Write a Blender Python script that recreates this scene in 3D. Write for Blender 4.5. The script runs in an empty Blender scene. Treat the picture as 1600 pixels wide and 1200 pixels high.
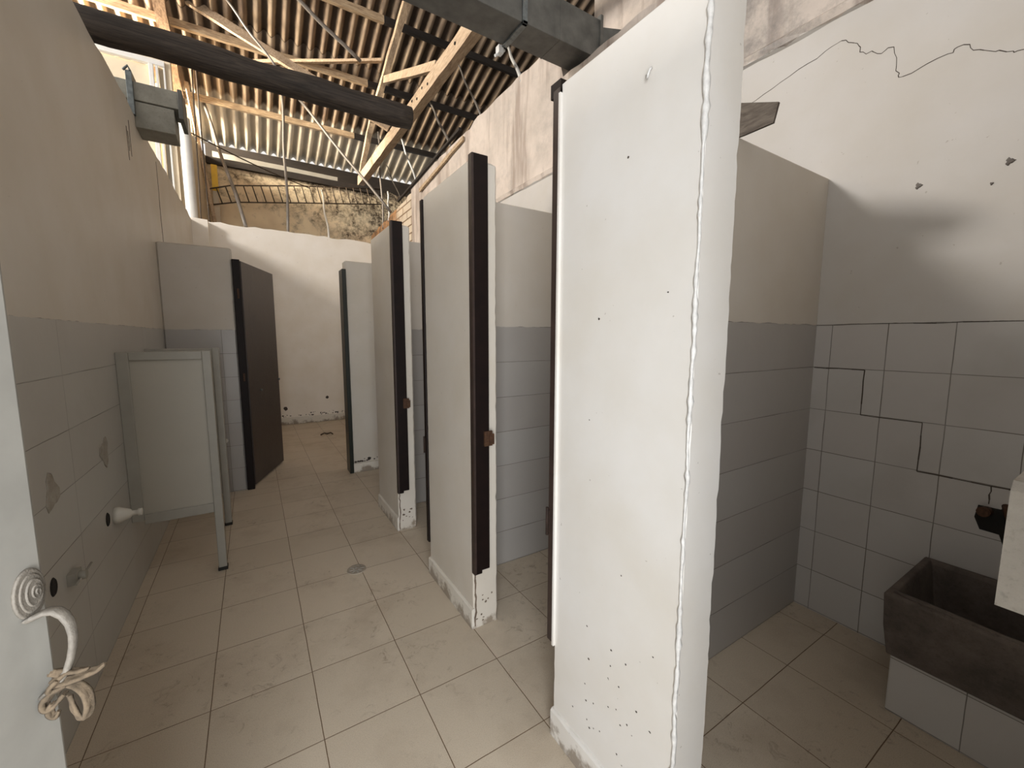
import bpy, bmesh, math, random
from mathutils import Vector, Matrix, noise
random.seed(7)
S = 1.0/3.0          # one floor tile is a third of a metre; builders below take tile units
scn = bpy.context.scene

# ------------------------------------------------------------------ camera
cd = bpy.data.cameras.new('camera'); cam = bpy.data.objects.new('camera', cd)
scn.collection.objects.link(cam); scn.camera = cam
cd.sensor_width = 36.0; cd.sensor_fit = 'HORIZONTAL'; cd.lens = 36.0*645.358/1600.0
cd.clip_start = 0.02; cd.clip_end = 200
_rv = Vector((0.109170567, -0.558995672, -0.0298013049))
_base = Matrix(((1,0,0),(0,0,-1),(0,1,0)))
_w2c = (Matrix.Rotation(_rv.length, 3, _rv.normalized()) @ _base)
_c2w = _w2c.transposed() @ Matrix(((1,0,0),(0,-1,0),(0,0,-1)))
cam.matrix_world = Matrix.Translation(Vector((0.612175842, -6.16567238, 4.02785400))*S) @ _c2w.to_4x4()

# ------------------------------------------------------------------ light
scn.view_settings.view_transform = 'Standard'; scn.view_settings.look = 'None'
scn.view_settings.gamma = 1.0; scn.view_settings.use_curve_mapping = False
scn.view_settings.exposure = 0.06
w = bpy.data.worlds.new('daylight'); scn.world = w; w.use_nodes = True
w.node_tree.nodes['Background'].inputs[0].default_value = (1.0, 0.965, 0.92, 1)
w.node_tree.nodes['Background'].inputs[1].default_value = 0.95

def area(name, loc, target, sx, sy, power, col, spread=180):
    l = bpy.data.lights.new(name, 'AREA'); l.shape = 'RECTANGLE'; l.size = sx; l.size_y = sy
    l.energy = power; l.color = col; l.spread = math.radians(spread)
    o = bpy.data.objects.new(name, l); scn.collection.objects.link(o)
    a = Vector(loc)*S; b = Vector(target)*S
    o.location = a; o.rotation_euler = (b-a).to_track_quat('-Z', 'Y').to_euler()
    return o
area('hall_window_daylight', (-14, 5.5, 15), (6, 6, 6), 1.3, 0.9, 350, (1.0, 0.95, 0.89))
area('added_roof_grazing_light', (-8.6, 17.6, 15.5), (2.0, 20.5, 15.6), 1.0, 0.9, 1000, (1.0, 0.88, 0.70), 160)  # added unseen warm light grazing the roof for corrugation contrast; no opening modelled
area('doorway_daylight', (-0.4, -8.6, 3.6), (2.6, -3, 3.2), 0.85, 1.9, 64, (0.94, 0.97, 1.0))

# ------------------------------------------------------------------ mesh helpers
class MB:
    def __init__(s): s.v = []; s.f = []; s.m = []; s.sm = []
    def add(s, vs, fs, m=0, smooth=False):
        o = len(s.v); s.v += [Vector(v) for v in vs]
        for f in fs: s.f.append([i+o for i in f]); s.m.append(m); s.sm.append(smooth)
        return s
    def box(s, x0, x1, y0, y1, z0, z1, m=0):
        v = [(x0,y0,z0),(x1,y0,z0),(x1,y1,z0),(x0,y1,z0),(x0,y0,z1),(x1,y0,z1),(x1,y1,z1),(x0,y1,z1)]
        return s.add(v, [(0,3,2,1),(4,5,6,7),(0,1,5,4),(1,2,6,5),(2,3,7,6),(3,0,4,7)], m)
    def loft(s, rings, m=0, cap=True, smooth=False):
        n = len(rings[0]); vs = [p for r in rings for p in r]; fs = []
        for k in range(len(rings)-1):
            for i in range(n):
                j = (i+1) % n; fs.append((k*n+i, k*n+j, (k+1)*n+j, (k+1)*n+i))
        s.add(vs, fs, m, smooth)
        if cap:
            o = len(s.v)-len(vs)
            s.f.append([o+i for i in range(n)][::-1]); s.m.append(m); s.sm.append(False)
            s.f.append([o+(len(rings)-1)*n+i for i in range(n)]); s.m.append(m); s.sm.append(False)
        return s
    def tube(s, path, r, n=10, m=0, wob=0.0):
        P = [Vector(p) for p in path]; rings = []
        rr = r if isinstance(r, (list, tuple)) else [r]*len(P)
        up = Vector((0,0,1))
        d0 = (P[1]-P[0]).normalized()
        if abs(d0.dot(up)) > .9: up = Vector((1,0,0))
        a = d0.cross(up).normalized()
        for i, p in enumerate(P):
            d = ((P[min(i+1,len(P)-1)]-P[max(i-1,0)])).normalized()
            a = (a-d*a.dot(d)).normalized(); b = d.cross(a)
            rings.append([p+(a*math.cos(t)+b*math.sin(t))*rr[i]*(1+random.uniform(-wob,wob)) for t in [2*math.pi*k/n for k in range(n)]])
        return s.loft(rings, m, True, True)
    def beam(s, p, q, w, h, m=0, side=(0,0,1), rough=0.0, seg=1):
        p = Vector(p); q = Vector(q); d = (q-p).normalized(); u = Vector(side); u = (u-d*u.dot(d)).normalized(); a = d.cross(u)
        rings = []
        for k in range(seg+1):
            c = p.lerp(q, k/seg)
            rings.append([c+a*(sx*w/2+random.uniform(-rough,rough))+u*(sz*h/2+random.uniform(-rough,rough)) for sx, sz in ((-1,-1),(1,-1),(1,1),(-1,1))])
        return s.loft(rings, m)
    def prism(s, poly, axis, a, b, m=0):
        def P(u, v, t): return {0:(t,u,v),1:(u,t,v),2:(u,v,t)}[axis]
        return s.loft([[P(u,v,a) for u,v in poly],[P(u,v,b) for u,v in poly]], m)
    def build(s, name, mats, parent=None, bevel=0, origin=(0,0,0), seg=2):
        me = bpy.data.meshes.new(name); O = Vector(origin)
        if parent is not None:
            O = Vector((0,0,0)); q = parent
            while q is not None: O += Vector(q.location)/S; q = q.parent
        me.from_pydata([(v-O)*S for v in s.v], [], s.f)
        mats = mats if isinstance(mats, (list, tuple)) else [mats]
        for m in mats: me.materials.append(m)
        for p, m, sm in zip(me.polygons, s.m, s.sm): p.material_index = m; p.use_smooth = sm
        bm = bmesh.new(); bm.from_mesh(me); bmesh.ops.recalc_face_normals(bm, faces=bm.faces); bm.to_mesh(me); bm.free()
        o = bpy.data.objects.new(name, me); scn.collection.objects.link(o)
        if parent is not None: o.parent = parent
        else: o.location = O*S
        if bevel:
            b = o.modifiers.new('bevel', 'BEVEL'); b.width = bevel; b.segments = seg; b.limit_method = 'ANGLE'
        return o

def tag(o, label, cat, group=None):
    o['label'] = label; o['category'] = cat
    if group: o['group'] = group
    return o
def thing(name, loc, label, cat, group=None):
    o = bpy.data.objects.new(name, None); o.empty_display_size = .05; scn.collection.objects.link(o)
    o.location = Vector(loc)*S; return tag(o, label, cat, group)
def struct(o): o['kind'] = 'structure'; return o

# ------------------------------------------------------------------ materials
class NT:
    def __init__(s, name):
        s.mat = bpy.data.materials.new(name); s.mat.use_nodes = True; s.t = s.mat.node_tree; s.n = s.t.nodes
        s.b = s.n['Principled BSDF']; s.pos = s.n.new('ShaderNodeNewGeometry').outputs['Position']
        s.nrm = s.n['Geometry'].outputs['Normal'] if 'Geometry' in s.n else None
        for x in s.n:
            if x.bl_idname == 'ShaderNodeNewGeometry': s.nrm = x.outputs['Normal']
        sp = s.n.new('ShaderNodeSeparateXYZ'); s.link(s.pos, sp.inputs[0]); s.x, s.y, s.z = sp.outputs
    def link(s, a, b): s.t.links.new(a, b)
    def put(s, sock, v):
        if hasattr(v, 'is_output') or isinstance(v, bpy.types.NodeSocket): s.link(v, sock)
        elif isinstance(v, (tuple, list)): sock.default_value = tuple(v)+(1,) if len(v) == 3 and len(sock.default_value) == 4 else v
        else: sock.default_value = v
    def math(s, op, a, b=0.0, c=None):
        m = s.n.new('ShaderNodeMath'); m.operation = op; s.put(m.inputs[0], a); s.put(m.inputs[1], b)
        if c is not None: s.put(m.inputs[2], c)
        return m.outputs[0]
    def mix(s, f, a, b, blend='MIX'):
        m = s.n.new('ShaderNodeMix'); m.data_type = 'RGBA'; m.blend_type = blend
        s.put(m.inputs[0], f); s.put(m.inputs[6], a); s.put(m.inputs[7], b); return m.outputs[2]
    def comb(s, x, y, z):
        c = s.n.new('ShaderNodeCombineXYZ'); s.put(c.inputs[0], x); s.put(c.inputs[1], y); s.put(c.inputs[2], z); return c.outputs[0]
    def scalev(s, v): 
        m = s.n.new('ShaderNodeVectorMath'); m.operation = 'MULTIPLY'; s.link(s.pos, m.inputs[0]); m.inputs[1].default_value = v; return m.outputs[0]
    def noise(s, scale, detail=4, rough=.55, vec=None, dist=0):
        t = s.n.new('ShaderNodeTexNoise'); t.inputs['Scale'].default_value = scale; t.inputs['Detail'].default_value = detail
        t.inputs['Roughness'].default_value = rough; t.inputs['Distortion'].default_value = dist
        s.link(vec if vec is not None else s.pos, t.inputs['Vector']); return t.outputs['Fac']
    def ramp(s, f, lo, hi, a=0.0, b=1.0):
        m = s.n.new('ShaderNodeMapRange'); s.put(m.inputs[0], f); s.put(m.inputs[1], lo); s.put(m.inputs[2], hi)
        m.inputs[3].default_value = a; m.inputs[4].default_value = b; return m.outputs[0]
    def bump(s, h, strength, dist=.002, prev=None):
        b = s.n.new('ShaderNodeBump'); b.inputs['Strength'].default_value = strength; b.inputs['Distance'].default_value = dist
        s.link(h, b.inputs['Height'])
        if prev is not None: s.link(prev, b.inputs['Normal'])
        return b.outputs[0]
    def done(s, col, rough=.6, normal=None, metal=0.0, spec=None):
        s.put(s.b.inputs['Base Color'], col); s.put(s.b.inputs['Roughness'], rough); s.put(s.b.inputs['Metallic'], metal)
        if normal is not None: s.link(normal, s.b.inputs['Normal'])
        if spec is not None: s.b.inputs['Specular IOR Level'].default_value = spec
        return s.mat

def plain(name, col, rough=.5, metal=0.0, var=.12, scale=14, bump=.15):
    t = NT(name); n = t.noise(scale, 5)
    c = t.mix(t.ramp(n, .3, .7), col, tuple(v*(1-var) for v in col))
    return t.done(c, rough, t.bump(t.noise(scale*6, 3), bump, .001), metal)

def paint(name, col, rough=.42, stain=True, tile=False, tile_u0=0.0, tile_w=.2, tile_col=(.52,.505,.49), vert=.2, upper=False, gloss_dirt=True):
    """painted masonry; optionally square wall tiles up to 1.405 m and an unpainted stained zone above 2.77 m"""
    t = NT(name)
    n1 = t.noise(3.1, 5); n2 = t.noise(38, 4, .6)
    c = t.mix(t.ramp(n1, .35, .7), col, tuple(v*k for v, k in zip(col, (.93,.91,.87))))
    # scattered scuffs and pits
    spots = t.ramp(t.noise(55, 2, .4), .76, .78)
    c = t.mix(t.math('MULTIPLY', spots, .4), c, (.22,.18,.14))
    bh = t.bump(n2, .12, .002); bh = t.bump(t.noise(6, 3), .25, .006, bh)
    if stain:
        edge = t.math('ADD', t.math('MULTIPLY', t.noise(9, 5, .7), .34), -.135)
        low = t.ramp(t.math('SUBTRACT', edge, t.z), -.012, .03)
        c = t.mix(t.math('MULTIPLY', low, .75), c, (.17,.12,.075))
    rg = rough
    if tile:
        sx = t.n.new('ShaderNodeSeparateXYZ'); t.link(t.nrm, sx.inputs[0])
        ax = t.math('GREATER_THAN', t.math('ABSOLUTE', sx.outputs[0]), .5)
        u = t.math('ADD', t.math('MULTIPLY', ax, t.y), t.math('MULTIPLY', t.math('SUBTRACT', 1.0, ax), t.x))
        wob = t.math('MULTIPLY', t.math('SUBTRACT', t.noise(7, 2), .5), .004)
        v = t.comb(t.math('SUBTRACT', t.math('ADD', u, wob), tile_u0), t.math('ADD', t.math('SUBTRACT', t.z, .0055), wob), 0.0)
        br = t.n.new('ShaderNodeTexBrick'); t.link(v, br.inputs['Vector'])
        br.offset = 0.0; br.squash = 1.0
        for k, val in (('Scale',1.0),('Brick Width',tile_w),('Row Height',.2),('Mortar Size',.0016),('Mortar Smooth',.2),('Bias',0.0)): br.inputs[k].default_value = val
        br.inputs['Color1'].default_value = tuple(tile_col)+(1,); br.inputs['Color2'].default_value = tuple(x*k for x, k in zip(tile_col, (.95,.93,.92)))+(1,)
        g = t.ramp(t.noise(4.2, 3), .38, .62, vert, 1.0)
        br.inputs['Mortar'].default_value = (.12,.10,.085,1)
        tc = t.mix(g, t.mix(.5, tile_col, (.12,.10,.085)), br.outputs['Color'])
        mort = t.math('MULTIPLY', br.outputs['Fac'], 1.0)
        tc = t.mix(mort, br.outputs['Color'], t.mix(g, tuple(x*.62 for x in tile_col), (.13,.11,.09)))
        tc = t.mix(t.math('MULTIPLY', t.ramp(n1, .5, .7), .35), tc, (.38,.36,.33))
        isT = t.math('LESS_THAN', t.math('ADD', t.z, t.math('MULTIPLY', t.math('SUBTRACT', t.noise(12, 4), .5), .018)), 1.405)
        c = t.mix(isT, c, tc); rg = t.math('SUBTRACT', .5, t.math('MULTIPLY', isT, .17))
        bh = t.bump(t.math('MULTIPLY', t.math('MULTIPLY', br.outputs['Fac'], -1.0), isT), .5, .002, bh)
    if upper:
        streak = t.noise(1.0, 6, .6, t.scalev((7, 7, .8)))
        blot = t.noise(2.3, 6, .62)
        uc = t.mix(t.ramp(blot, .35, .68), (.63,.55,.49), (.44,.385,.34))
        uc = t.mix(t.math('MULTIPLY', t.ramp(streak, .50, .64), .6), uc, (.20,.14,.11))
        grey = t.ramp(t.noise(5.2, 6, .7), .5, .72)
        uc = t.mix(t.math('MULTIPLY', grey, .5), uc, (.30,.27,.25))
        soot = t.math('MULTIPLY', t.ramp(t.noise(4.0, 7, .75), .40, .60), t.ramp(t.y, -.75, -.35, 1.0, 0.0))
        uc = t.mix(t.math('MULTIPLY', soot, .8), uc, (.16,.145,.135))
        isU = t.math('GREATER_THAN', t.math('ADD', t.z, t.math('MULTIPLY', t.math('SUBTRACT', t.noise(10, 5), .5), .05)), 2.75)
        c = t.mix(isU, c, uc)
    return t.done(c, rg, bh)

WHITE = (.66,.63,.585)
m_white = paint('white_paint', (.74,.72,.69), rough=.34)
m_cream = paint('cream_paint', (.62,.575,.51), rough=.45)
m_back = paint('white_back_wall_paint', (.85,.795,.72), rough=.5)
m_tiled = paint('painted_tiled_wall', (.53,.485,.43), tile=True, tile_u0=-.01, tile_w=4.0, tile_col=(.355,.335,.312))
m_tiledL = paint('painted_tiled_left_wall', (.60,.56,.50), tile=True, tile_u0=.065, vert=.0, tile_w=1.37, tile_col=(.47,.46,.43))
m_right = paint('painted_tiled_right_wall', (.53,.51,.49), tile=True, tile_u0=-.0095, upper=True, vert=.45)
m_ridge = plain('ragged_white_plaster', (.80,.79,.77), .4, var=.3, scale=60, bump=.8)
m_skirt = paint('skirting_paint', (.70,.665,.60), rough=.38)
m_jamb = plain('dark_brown_wood', (.009,.0038,.0028), .55, var=.4, scale=20); m_jamb.node_tree.nodes['Principled BSDF'].inputs['Specular IOR Level'].default_value = .22
m_jamb2 = plain('dark_brown_lacquer_edge', (.04,.024,.019), .5, var=.4, scale=20)
m_jambg = plain('blackish_green_jamb_paint', (.014,.018,.013), .35, var=.4)
m_rust = plain('rusty_metal', (.10,.045,.02), .7, .3, var=.6, scale=120, bump=.6)
m_rustd = plain('dark_rusty_metal', (.03,.014,.008), .8, .1, var=.5, scale=100)
m_dark = plain('dark_void_shade', (.012,.010,.008), .9)  # black colour standing in for the shade inside holes
m_plastic = plain('white_plastic', (.68,.66,.60), .4, var=.1)
m_greypaint = plain('grey_green_paint', (.34,.325,.285), .5, var=.12, scale=8)
m_panel = plain('pale_grey_panel', (.40,.375,.32), .5, var=.06, scale=5)
m_rubber = plain('black_rubber', (.02,.018,.015), .8)
m_metal = plain('dull_galvanised_steel', (.15,.148,.135), .6, .15, var=.45, scale=9, bump=.3)
m_metal2 = plain('bare_steel_flange', (.20,.22,.22), .38, .6, var=.5, scale=30, bump=.3)
m_wire = plain('brown_rusty_wire', (.08,.055,.035), .7, var=.4)
m_rod = plain('grey_steel_rod', (.24,.215,.19), .5, .2, var=.25, scale=30)
m_rodd = plain('dark_steel_rod', (.10,.085,.07), .6, .3, var=.3, scale=30)
m_cloth = plain('dirty_cream_cloth', (.15,.11,.07), .95, var=.5, scale=70, bump=.8)
m_handle = plain('painted_iron_handle', (.20,.178,.148), .65, var=.35, scale=90, bump=.6)

def wood_mat(name, a, b, scale=(3,3,3), rough=.75):
    t = NT(name); v = t.scalev(scale); n = t.noise(6, 6, .65, v, .6); n2 = t.noise(2.2, 4)
    c = t.mix(t.ramp(n, .35, .66), a, b); c = t.mix(t.math('MULTIPLY', t.ramp(n2, .55, .7), .5), c, tuple(x*.45 for x in b))
    return t.done(c, rough, t.bump(n, .6, .004))
m_timber = wood_mat('pale_weathered_timber', (.60,.46,.32), (.36,.25,.16), (8,1.2,8))
m_timberx = wood_mat('pale_weathered_purlin', (.55,.42,.27), (.27,.18,.11), (1.2,8,8))
m_log = wood_mat('blackened_pole_wood', (.065,.048,.036), (.016,.011,.008), (1.0,14,14))
m_blackt = wood_mat('charred_beam_wood', (.022,.015,.011), (.010,.007,.005), (1.2,8,8))
m_plank = wood_mat('brown_weathered_board', (.15,.125,.10), (.06,.045,.035), (9,2,9))
m_doorw = wood_mat('brown_door_veneer', (.055,.040,.037), (.036,.025,.023), (18,18,1.0), rough=.42)

def floor_mat():
    t = NT('speckled_floor_tiles')
    wob = t.math('MULTIPLY', t.math('SUBTRACT', t.noise(5, 2), .5), .004)
    v = t.comb(t.math('ADD', t.x, wob), t.math('ADD', t.y, wob), 0.0)
    br = t.n.new('ShaderNodeTexBrick'); t.link(v, br.inputs['Vector']); br.offset = 0; br.squash = 1
    for k, val in (('Scale',1.0),('Brick Width',S),('Row Height',S),('Mortar Size',.0017),('Mortar Smooth',.3),('Bias',0.0)): br.inputs[k].default_value = val
    br.inputs['Color1'].default_value = (.60,.52,.415,1); br.inputs['Color2'].default_value = (.55,.475,.375,1); br.inputs['Mortar'].default_value = (.14,.085,.045,1)
    c = br.outputs['Color']
    sp = t.noise(420, 2, .6); c = t.mix(t.math('MULTIPLY', t.ramp(sp, .54, .66), .5), c, (.25,.19,.13))
    sp2 = t.noise(260, 2, .6); c = t.mix(t.math('MULTIPLY', t.ramp(sp2, .6, .7), .3), c, (.72,.66,.55))
    gr = t.noise(2.4, 6, .65); c = t.mix(t.math('MULTIPLY', t.ramp(gr, .5, .75), .38), c, (.27,.20,.135))
    foot = t.math('MULTIPLY', t.ramp(t.noise(19, 5, .7, dist=1.2), .56, .68), t.ramp(t.noise(2.1, 2), .46, .60))
    c = t.mix(t.math('MULTIPLY', foot, .42), c, (.14,.095,.06))
    h = t.math('MULTIPLY', br.outputs['Fac'], -1.0)
    b = t.bump(h, .6, .002); b = t.bump(sp, .12, .0006, b)
    return t.done(c, t.ramp(gr, .3, .7, .38, .6), b)
m_floor = floor_mat()

def roof_mat():
    t = NT('weathered_fibre_cement_sheet')
    st = t.noise(1.0, 5, .6, t.scalev((6, .55, .55))); bl = t.noise(1.6, 6, .65)
    eave_lit = t.ramp(t.math('ADD', t.y, t.math('MULTIPLY', t.math('SUBTRACT', bl, .5), .1)), 6.95, 7.02)
    c = t.mix(t.ramp(st, .40, .66), (.40,.30,.205), (.15,.10,.068))
    c = t.mix(t.math('MULTIPLY', t.ramp(bl, .52, .66), .5), c, (.44,.34,.23))
    c = t.mix(t.math('MULTIPLY', eave_lit, .8), c, (.66,.60,.49))  # paler eave course, brightened in the colour to look lit
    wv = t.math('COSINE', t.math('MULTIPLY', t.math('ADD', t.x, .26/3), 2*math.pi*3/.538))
    valley_shade_dirt = t.math('MULTIPLY', t.ramp(t.math('ADD', wv, t.math('MULTIPLY', t.math('SUBTRACT', t.noise(4, 4), .5), 1.4)), -.15, .55), t.ramp(eave_lit, 0, 1, .92, .42))  # dark valleys: shade painted along the wave, with some dirt
    c = t.mix(valley_shade_dirt, c, (.035,.022,.014))
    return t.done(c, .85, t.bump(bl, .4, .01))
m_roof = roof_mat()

def mould_mat():
    t = NT('mouldy_cream_plaster')
    n = t.noise(3.4, 8, .72, dist=.6); fine = t.noise(22, 5, .7)
    band = t.math('ADD', t.ramp(t.z, 3.25, 4.4, -.10, .10), t.ramp(t.x, .3, 2.3, -.06, .14))
    f = t.ramp(t.math('ADD', n, band), .47, .68)
    c = t.mix(t.ramp(t.noise(1.4, 3), .4, .65), (.86,.73,.51), (.70,.56,.38))
    c = t.mix(t.math('MULTIPLY', f, t.ramp(fine, .36, .58, .25, 1.0)), c, (.060,.040,.024))
    return t.done(c, .9, t.bump(n, .5, .01))
m_mould = mould_mat()

def brick_mat():
    t = NT('painted_brickwork_exposed'); v = t.comb(t.y, t.math('SUBTRACT', t.z, .02), 0.0)
    br = t.n.new('ShaderNodeTexBrick'); t.link(v, br.inputs['Vector'])
    for k, val in (('Scale',1.0),('Brick Width',.42),('Row Height',.125),('Mortar Size',.012),('Mortar Smooth',.3)): br.inputs[k].default_value = val
    br.inputs['Color1'].default_value = (.62,.53,.42,1); br.inputs['Color2'].default_value = (.56,.47,.36,1); br.inputs['Mortar'].default_value = (.20,.13,.08,1)
    f = t.ramp(t.math('ADD', t.y, t.math('MULTIPLY', t.noise(3, 5), 1.6)), 5.9, 6.4)
    c = t.mix(f, br.outputs['Color'], t.mix(t.ramp(t.noise(9, 5), .4, .6), (.34,.18,.08), (.13,.075,.04)))
    return t.done(c, .85, t.bump(t.math('MULTIPLY', br.outputs['Fac'], -1.0), .8, .01))
m_brick = brick_mat()

def conc_mat(name, a, b):
    t = NT(name); n = t.noise(7, 8, .7); f = t.noise(90, 4, .7)
    c = t.mix(t.ramp(n, .35, .65), a, b); c = t.mix(t.math('MULTIPLY', t.ramp(f, .55, .7), .4), c, tuple(x*.5 for x in b))
    return t.done(c, .85, t.bump(f, .6, .002, t.bump(n, .6, .006)))
m_conc = conc_mat('stained_concrete', (.15,.122,.105), (.075,.06,.052))
m_conc2 = conc_mat('pale_rough_concrete', (.62,.60,.57), (.48,.46,.43))
m_duct = conc_mat('mineral_duct_board', (.34,.325,.28), (.24,.23,.195))
m_crack = plain('dark_crack', (.07,.055,.045), .9)
m_plug = conc_mat('grey_plug', (.22,.20,.185), (.12,.105,.095))
m_scarb = conc_mat('brown_bare_render', (.20,.15,.11), (.10,.07,.05))
m_scar = conc_mat('scarred_glaze', (.43,.405,.36), (.25,.22,.18))
m_patch = conc_mat('bare_plaster_patch', (.40,.35,.28), (.28,.24,.19))
m_shell = plain('pale_window_board', (.70,.60,.45), .6, var=.15, scale=3)
m_frame = plain('white_window_frame', (.72,.72,.70), .4, var=.1)
m_glass = NT('window_glass')
m_glass.b.inputs['Transmission Weight'].default_value = 0.0
m_glass = m_glass.done((.16,.14,.11), .15)

# ------------------------------------------------------------------ structure
mb = MB(); mb.box(-9, 20, -14, 24.4, -.5, 0)
struct(mb.build('floor', m_floor))

def ragged_top(x0, x1, y0, y1, zf, step, along, jit, m=0, z0=0.0):
    """wall whose top edge wanders; along = 0 (x) or 1 (y)"""
    mb = MB(); a, b = (x0, x1) if along == 0 else (y0, y1); n = max(2, int((b-a)/step)); rings = []
    for k in range(n+1):
        t = a+(b-a)*k/n; z = zf(t)+random.uniform(-jit, jit)*(0 if k in (0, n) else 1); zb = z+random.uniform(-jit, jit)*.6
        if along == 0: rings.append([(t,y0,z0),(t,y1,z0),(t,y1,zb),(t,y0,z)])
        else: rings.append([(x0,t,z0),(x1,t,z0),(x1,t,zb),(x0,t,z)])
    mb.loft(rings, m); return mb

# left wall with its hairline crack
mb = ragged_top(-1.75, -1.15, -6.9, 15.0, lambda t: 8.42+.018*max(0, t), .35, 1, .035)
struct(mb.build('wall_left', m_tiledL))
def strip(mb, pts, width, plane, off, m=0):
    """thin flat crack on a wall; pts (u,z); plane ('x'|'y', value), off = which way it faces"""
    for (u0,z0),(u1,z1) in zip(pts[:-1], pts[1:]):
        d = Vector((u1-u0, z1-z0)); n = Vector((-d.y, d.x)).normalized()*width/2*random.uniform(.7,1.3)
        q = [(u0-n.x,z0-n.y),(u1-n.x,z1-n.y),(u1+n.x,z1+n.y),(u0+n.x,z0+n.y)]
        ax, val = plane
        if ax == 'x': mb.loft([[(val,u,z) for u,z in q],[(val+off,u,z) for u,z in q]], m)
        else: mb.loft([[(u,val,z) for u,z in q],[(u,val+off,z) for u,z in q]], m)
def jag(pts, n, amp):
    out = [pts[0]]
    for (a,b),(c,d) in zip(pts[:-1], pts[1:]):
        for k in range(1, n+1):
            t = k/n; out.append((a+(c-a)*t+(random.uniform(-amp,amp) if k < n else 0), b+(d-b)*t+(random.uniform(-amp,amp) if k < n else 0)))
    return out
mb = MB(); strip(mb, jag([(7.67,8.35),(7.70,7.6),(7.66,7.2),(7.72,6.3)], 3, .015), .045, ('x',-1.15), .004)
for (y_, z0_, z1_) in ((4.62,7.95,7.35),(4.72,7.9,7.55),(4.86,8.15,7.5)): strip(mb, jag([(y_,z0_),(y_+.02,z1_)], 4, .01), .028, ('x',-1.15), .004)
struct(mb.build('trim_1', m_crack))

# back wall (corridor end) with a pier on its left
mb = ragged_top(-1.75, 7.44, 15.4, 15.9, lambda t: 8.74-.012*t, .3, 0, .045)
struct(mb.build('wall_back', m_back))
mb = ragged_top(-1.75, -.62, 14.95, 15.41, lambda t: 8.72, .3, 0, .03)
struct(mb.build('wall_back_pier', m_back))
mb = MB(); mb.box(-.62, 7.44, 15.3, 15.4, 0, .32)
o = struct(mb.build('baseboard_back', m_skirt, bevel=.006))
mb = MB()
for k in range(46):
    x = random.choice([random.uniform(1.4,4.6), random.uniform(2.6,4.6)]); z = .34+abs(random.gauss(0,.07)); r = random.uniform(.015,.05)
    mb.add([(x+r*math.cos(t)*random.uniform(.6,1.6), 15.398-.003, z+r*math.sin(t)*random.uniform(.5,1)) for t in [k2*math.pi/3 for k2 in range(6)]], [(0,1,2,3,4,5)])
for x, z, r in ((1.75,.75,.11),(3.55,1.15,.07)):
    mb.add([(x+r*math.cos(t)*random.uniform(.6,1.2), 15.395, z+r*math.sin(t)*random.uniform(.6,1.2)) for t in [k2*math.pi/4 for k2 in range(8)]], [tuple(range(8))])
struct(mb.build('trim_2', m_crack))

# right wall: tall outer wall, upper course stained, ragged top; brickwork at the far end
def rz(t):
    if t > 7.3: return 11.22
    if t > 2.55: return 11.35
    return 10.36
mb = ragged_top(7.44, 8.1, -9.0, 13.8, rz, .3, 1, .035)
struct(mb.build('wall_right', m_right))
mb = ragged_top(7.44, 8.1, 13.8, 21.6, lambda t: 10.85-.05*(t-13.8), .25, 1, .06)
struct(mb.build('wall_right_brickwork', m_brick))
mb = ragged_top(9.6, 10.0, -9, 3.7, lambda t: 14.0, .3, 1, .05)
struct(mb.build('wall_right_outer', m_right))
mb = MB(); rings = []
for k in range(0, 66):
    y = -9+k*.35; rings.append([(7.45,y,8.22+random.uniform(-.02,.02)),(7.40+random.uniform(-.01,.01),y,8.26),(7.38+random.uniform(-.01,.01),y,8.36),(7.45,y,8.42)])
mb.loft(rings); struct(mb.build('trim_3', m_right))
# cracks: plaster crack and stepped open joints
mb = MB()
crk = [(-2.15,7.62),(-2.6,7.74),(-3.06,7.85),(-3.45,7.93),(-3.63,7.80),(-3.7,7.66),(-3.85,7.56),(-4.01,7.55),(-4.05,7.26),(-4.12,7.16),(-4.5,7.21),(-4.62,7.24),(-4.75,7.12),(-4.95,6.99),(-5.07,6.95),(-5.5,6.8)]
strip(mb, jag(crk, 4, .02), .007, ('x',7.44), -.002)
strip(mb, jag([(-3.45,3.61),(-4.03,3.61),(-4.03,3.01),(-4.635,3.01),(-4.635,2.405),(-5.24,2.405),(-5.24,2.2)], 4, .006), .011, ('x',7.44), -.003)
strip(mb, jag([(-5.24,2.405),(-5.75,2.41)], 4, .012), .016, ('x',7.44), -.003)
strip(mb, jag([(-3.43,4.21),(-5.9,4.21)], 12, .006), .010, ('x',7.44), -.003)
struct(mb.build('trim_4', m_crack))

def scab(cx, cz, r, axis, val, off, m, name, parent=None, n=14, depth=.03, hole=False):
    mb = MB(); rings = []
    for k, (sc, d) in enumerate(((1.0, 0), (.9, depth*.7), (.55, depth), (.12, depth*.8))):
        ring = []
        for i in range(n):
            t = 2*math.pi*i/n; rr = r*sc*(1+.28*math.sin(3*t+cx*9)+.15*math.sin(7*t+cz*5))
            u, z = cx+rr*math.cos(t), cz+rr*math.sin(t)*1.1
            ring.append((val+off*d, u, z) if axis == 0 else (u, val+off*d, z))
        rings.append(ring)
    mb.loft(rings, smooth=True); return mb.build(name, m)
for i, (y, z, r) in enumerate(((-4.37,5.83,.03),(-4.96,5.68,.013),(-5.07,5.87,.032))):
    o = scab(y, z, r, 0, 7.44, -1, m_plug, 'wall_plug_hole', depth=.012)
    tag(o, ['dark filled plug hole on right wall above the tiles, leftmost of the three','tiny dark nail hole on the right wall between two larger plug holes','dark curled plug hole highest on the right wall near photo edge'][i], 'hole', 'plug holes on the right wall')

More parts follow.
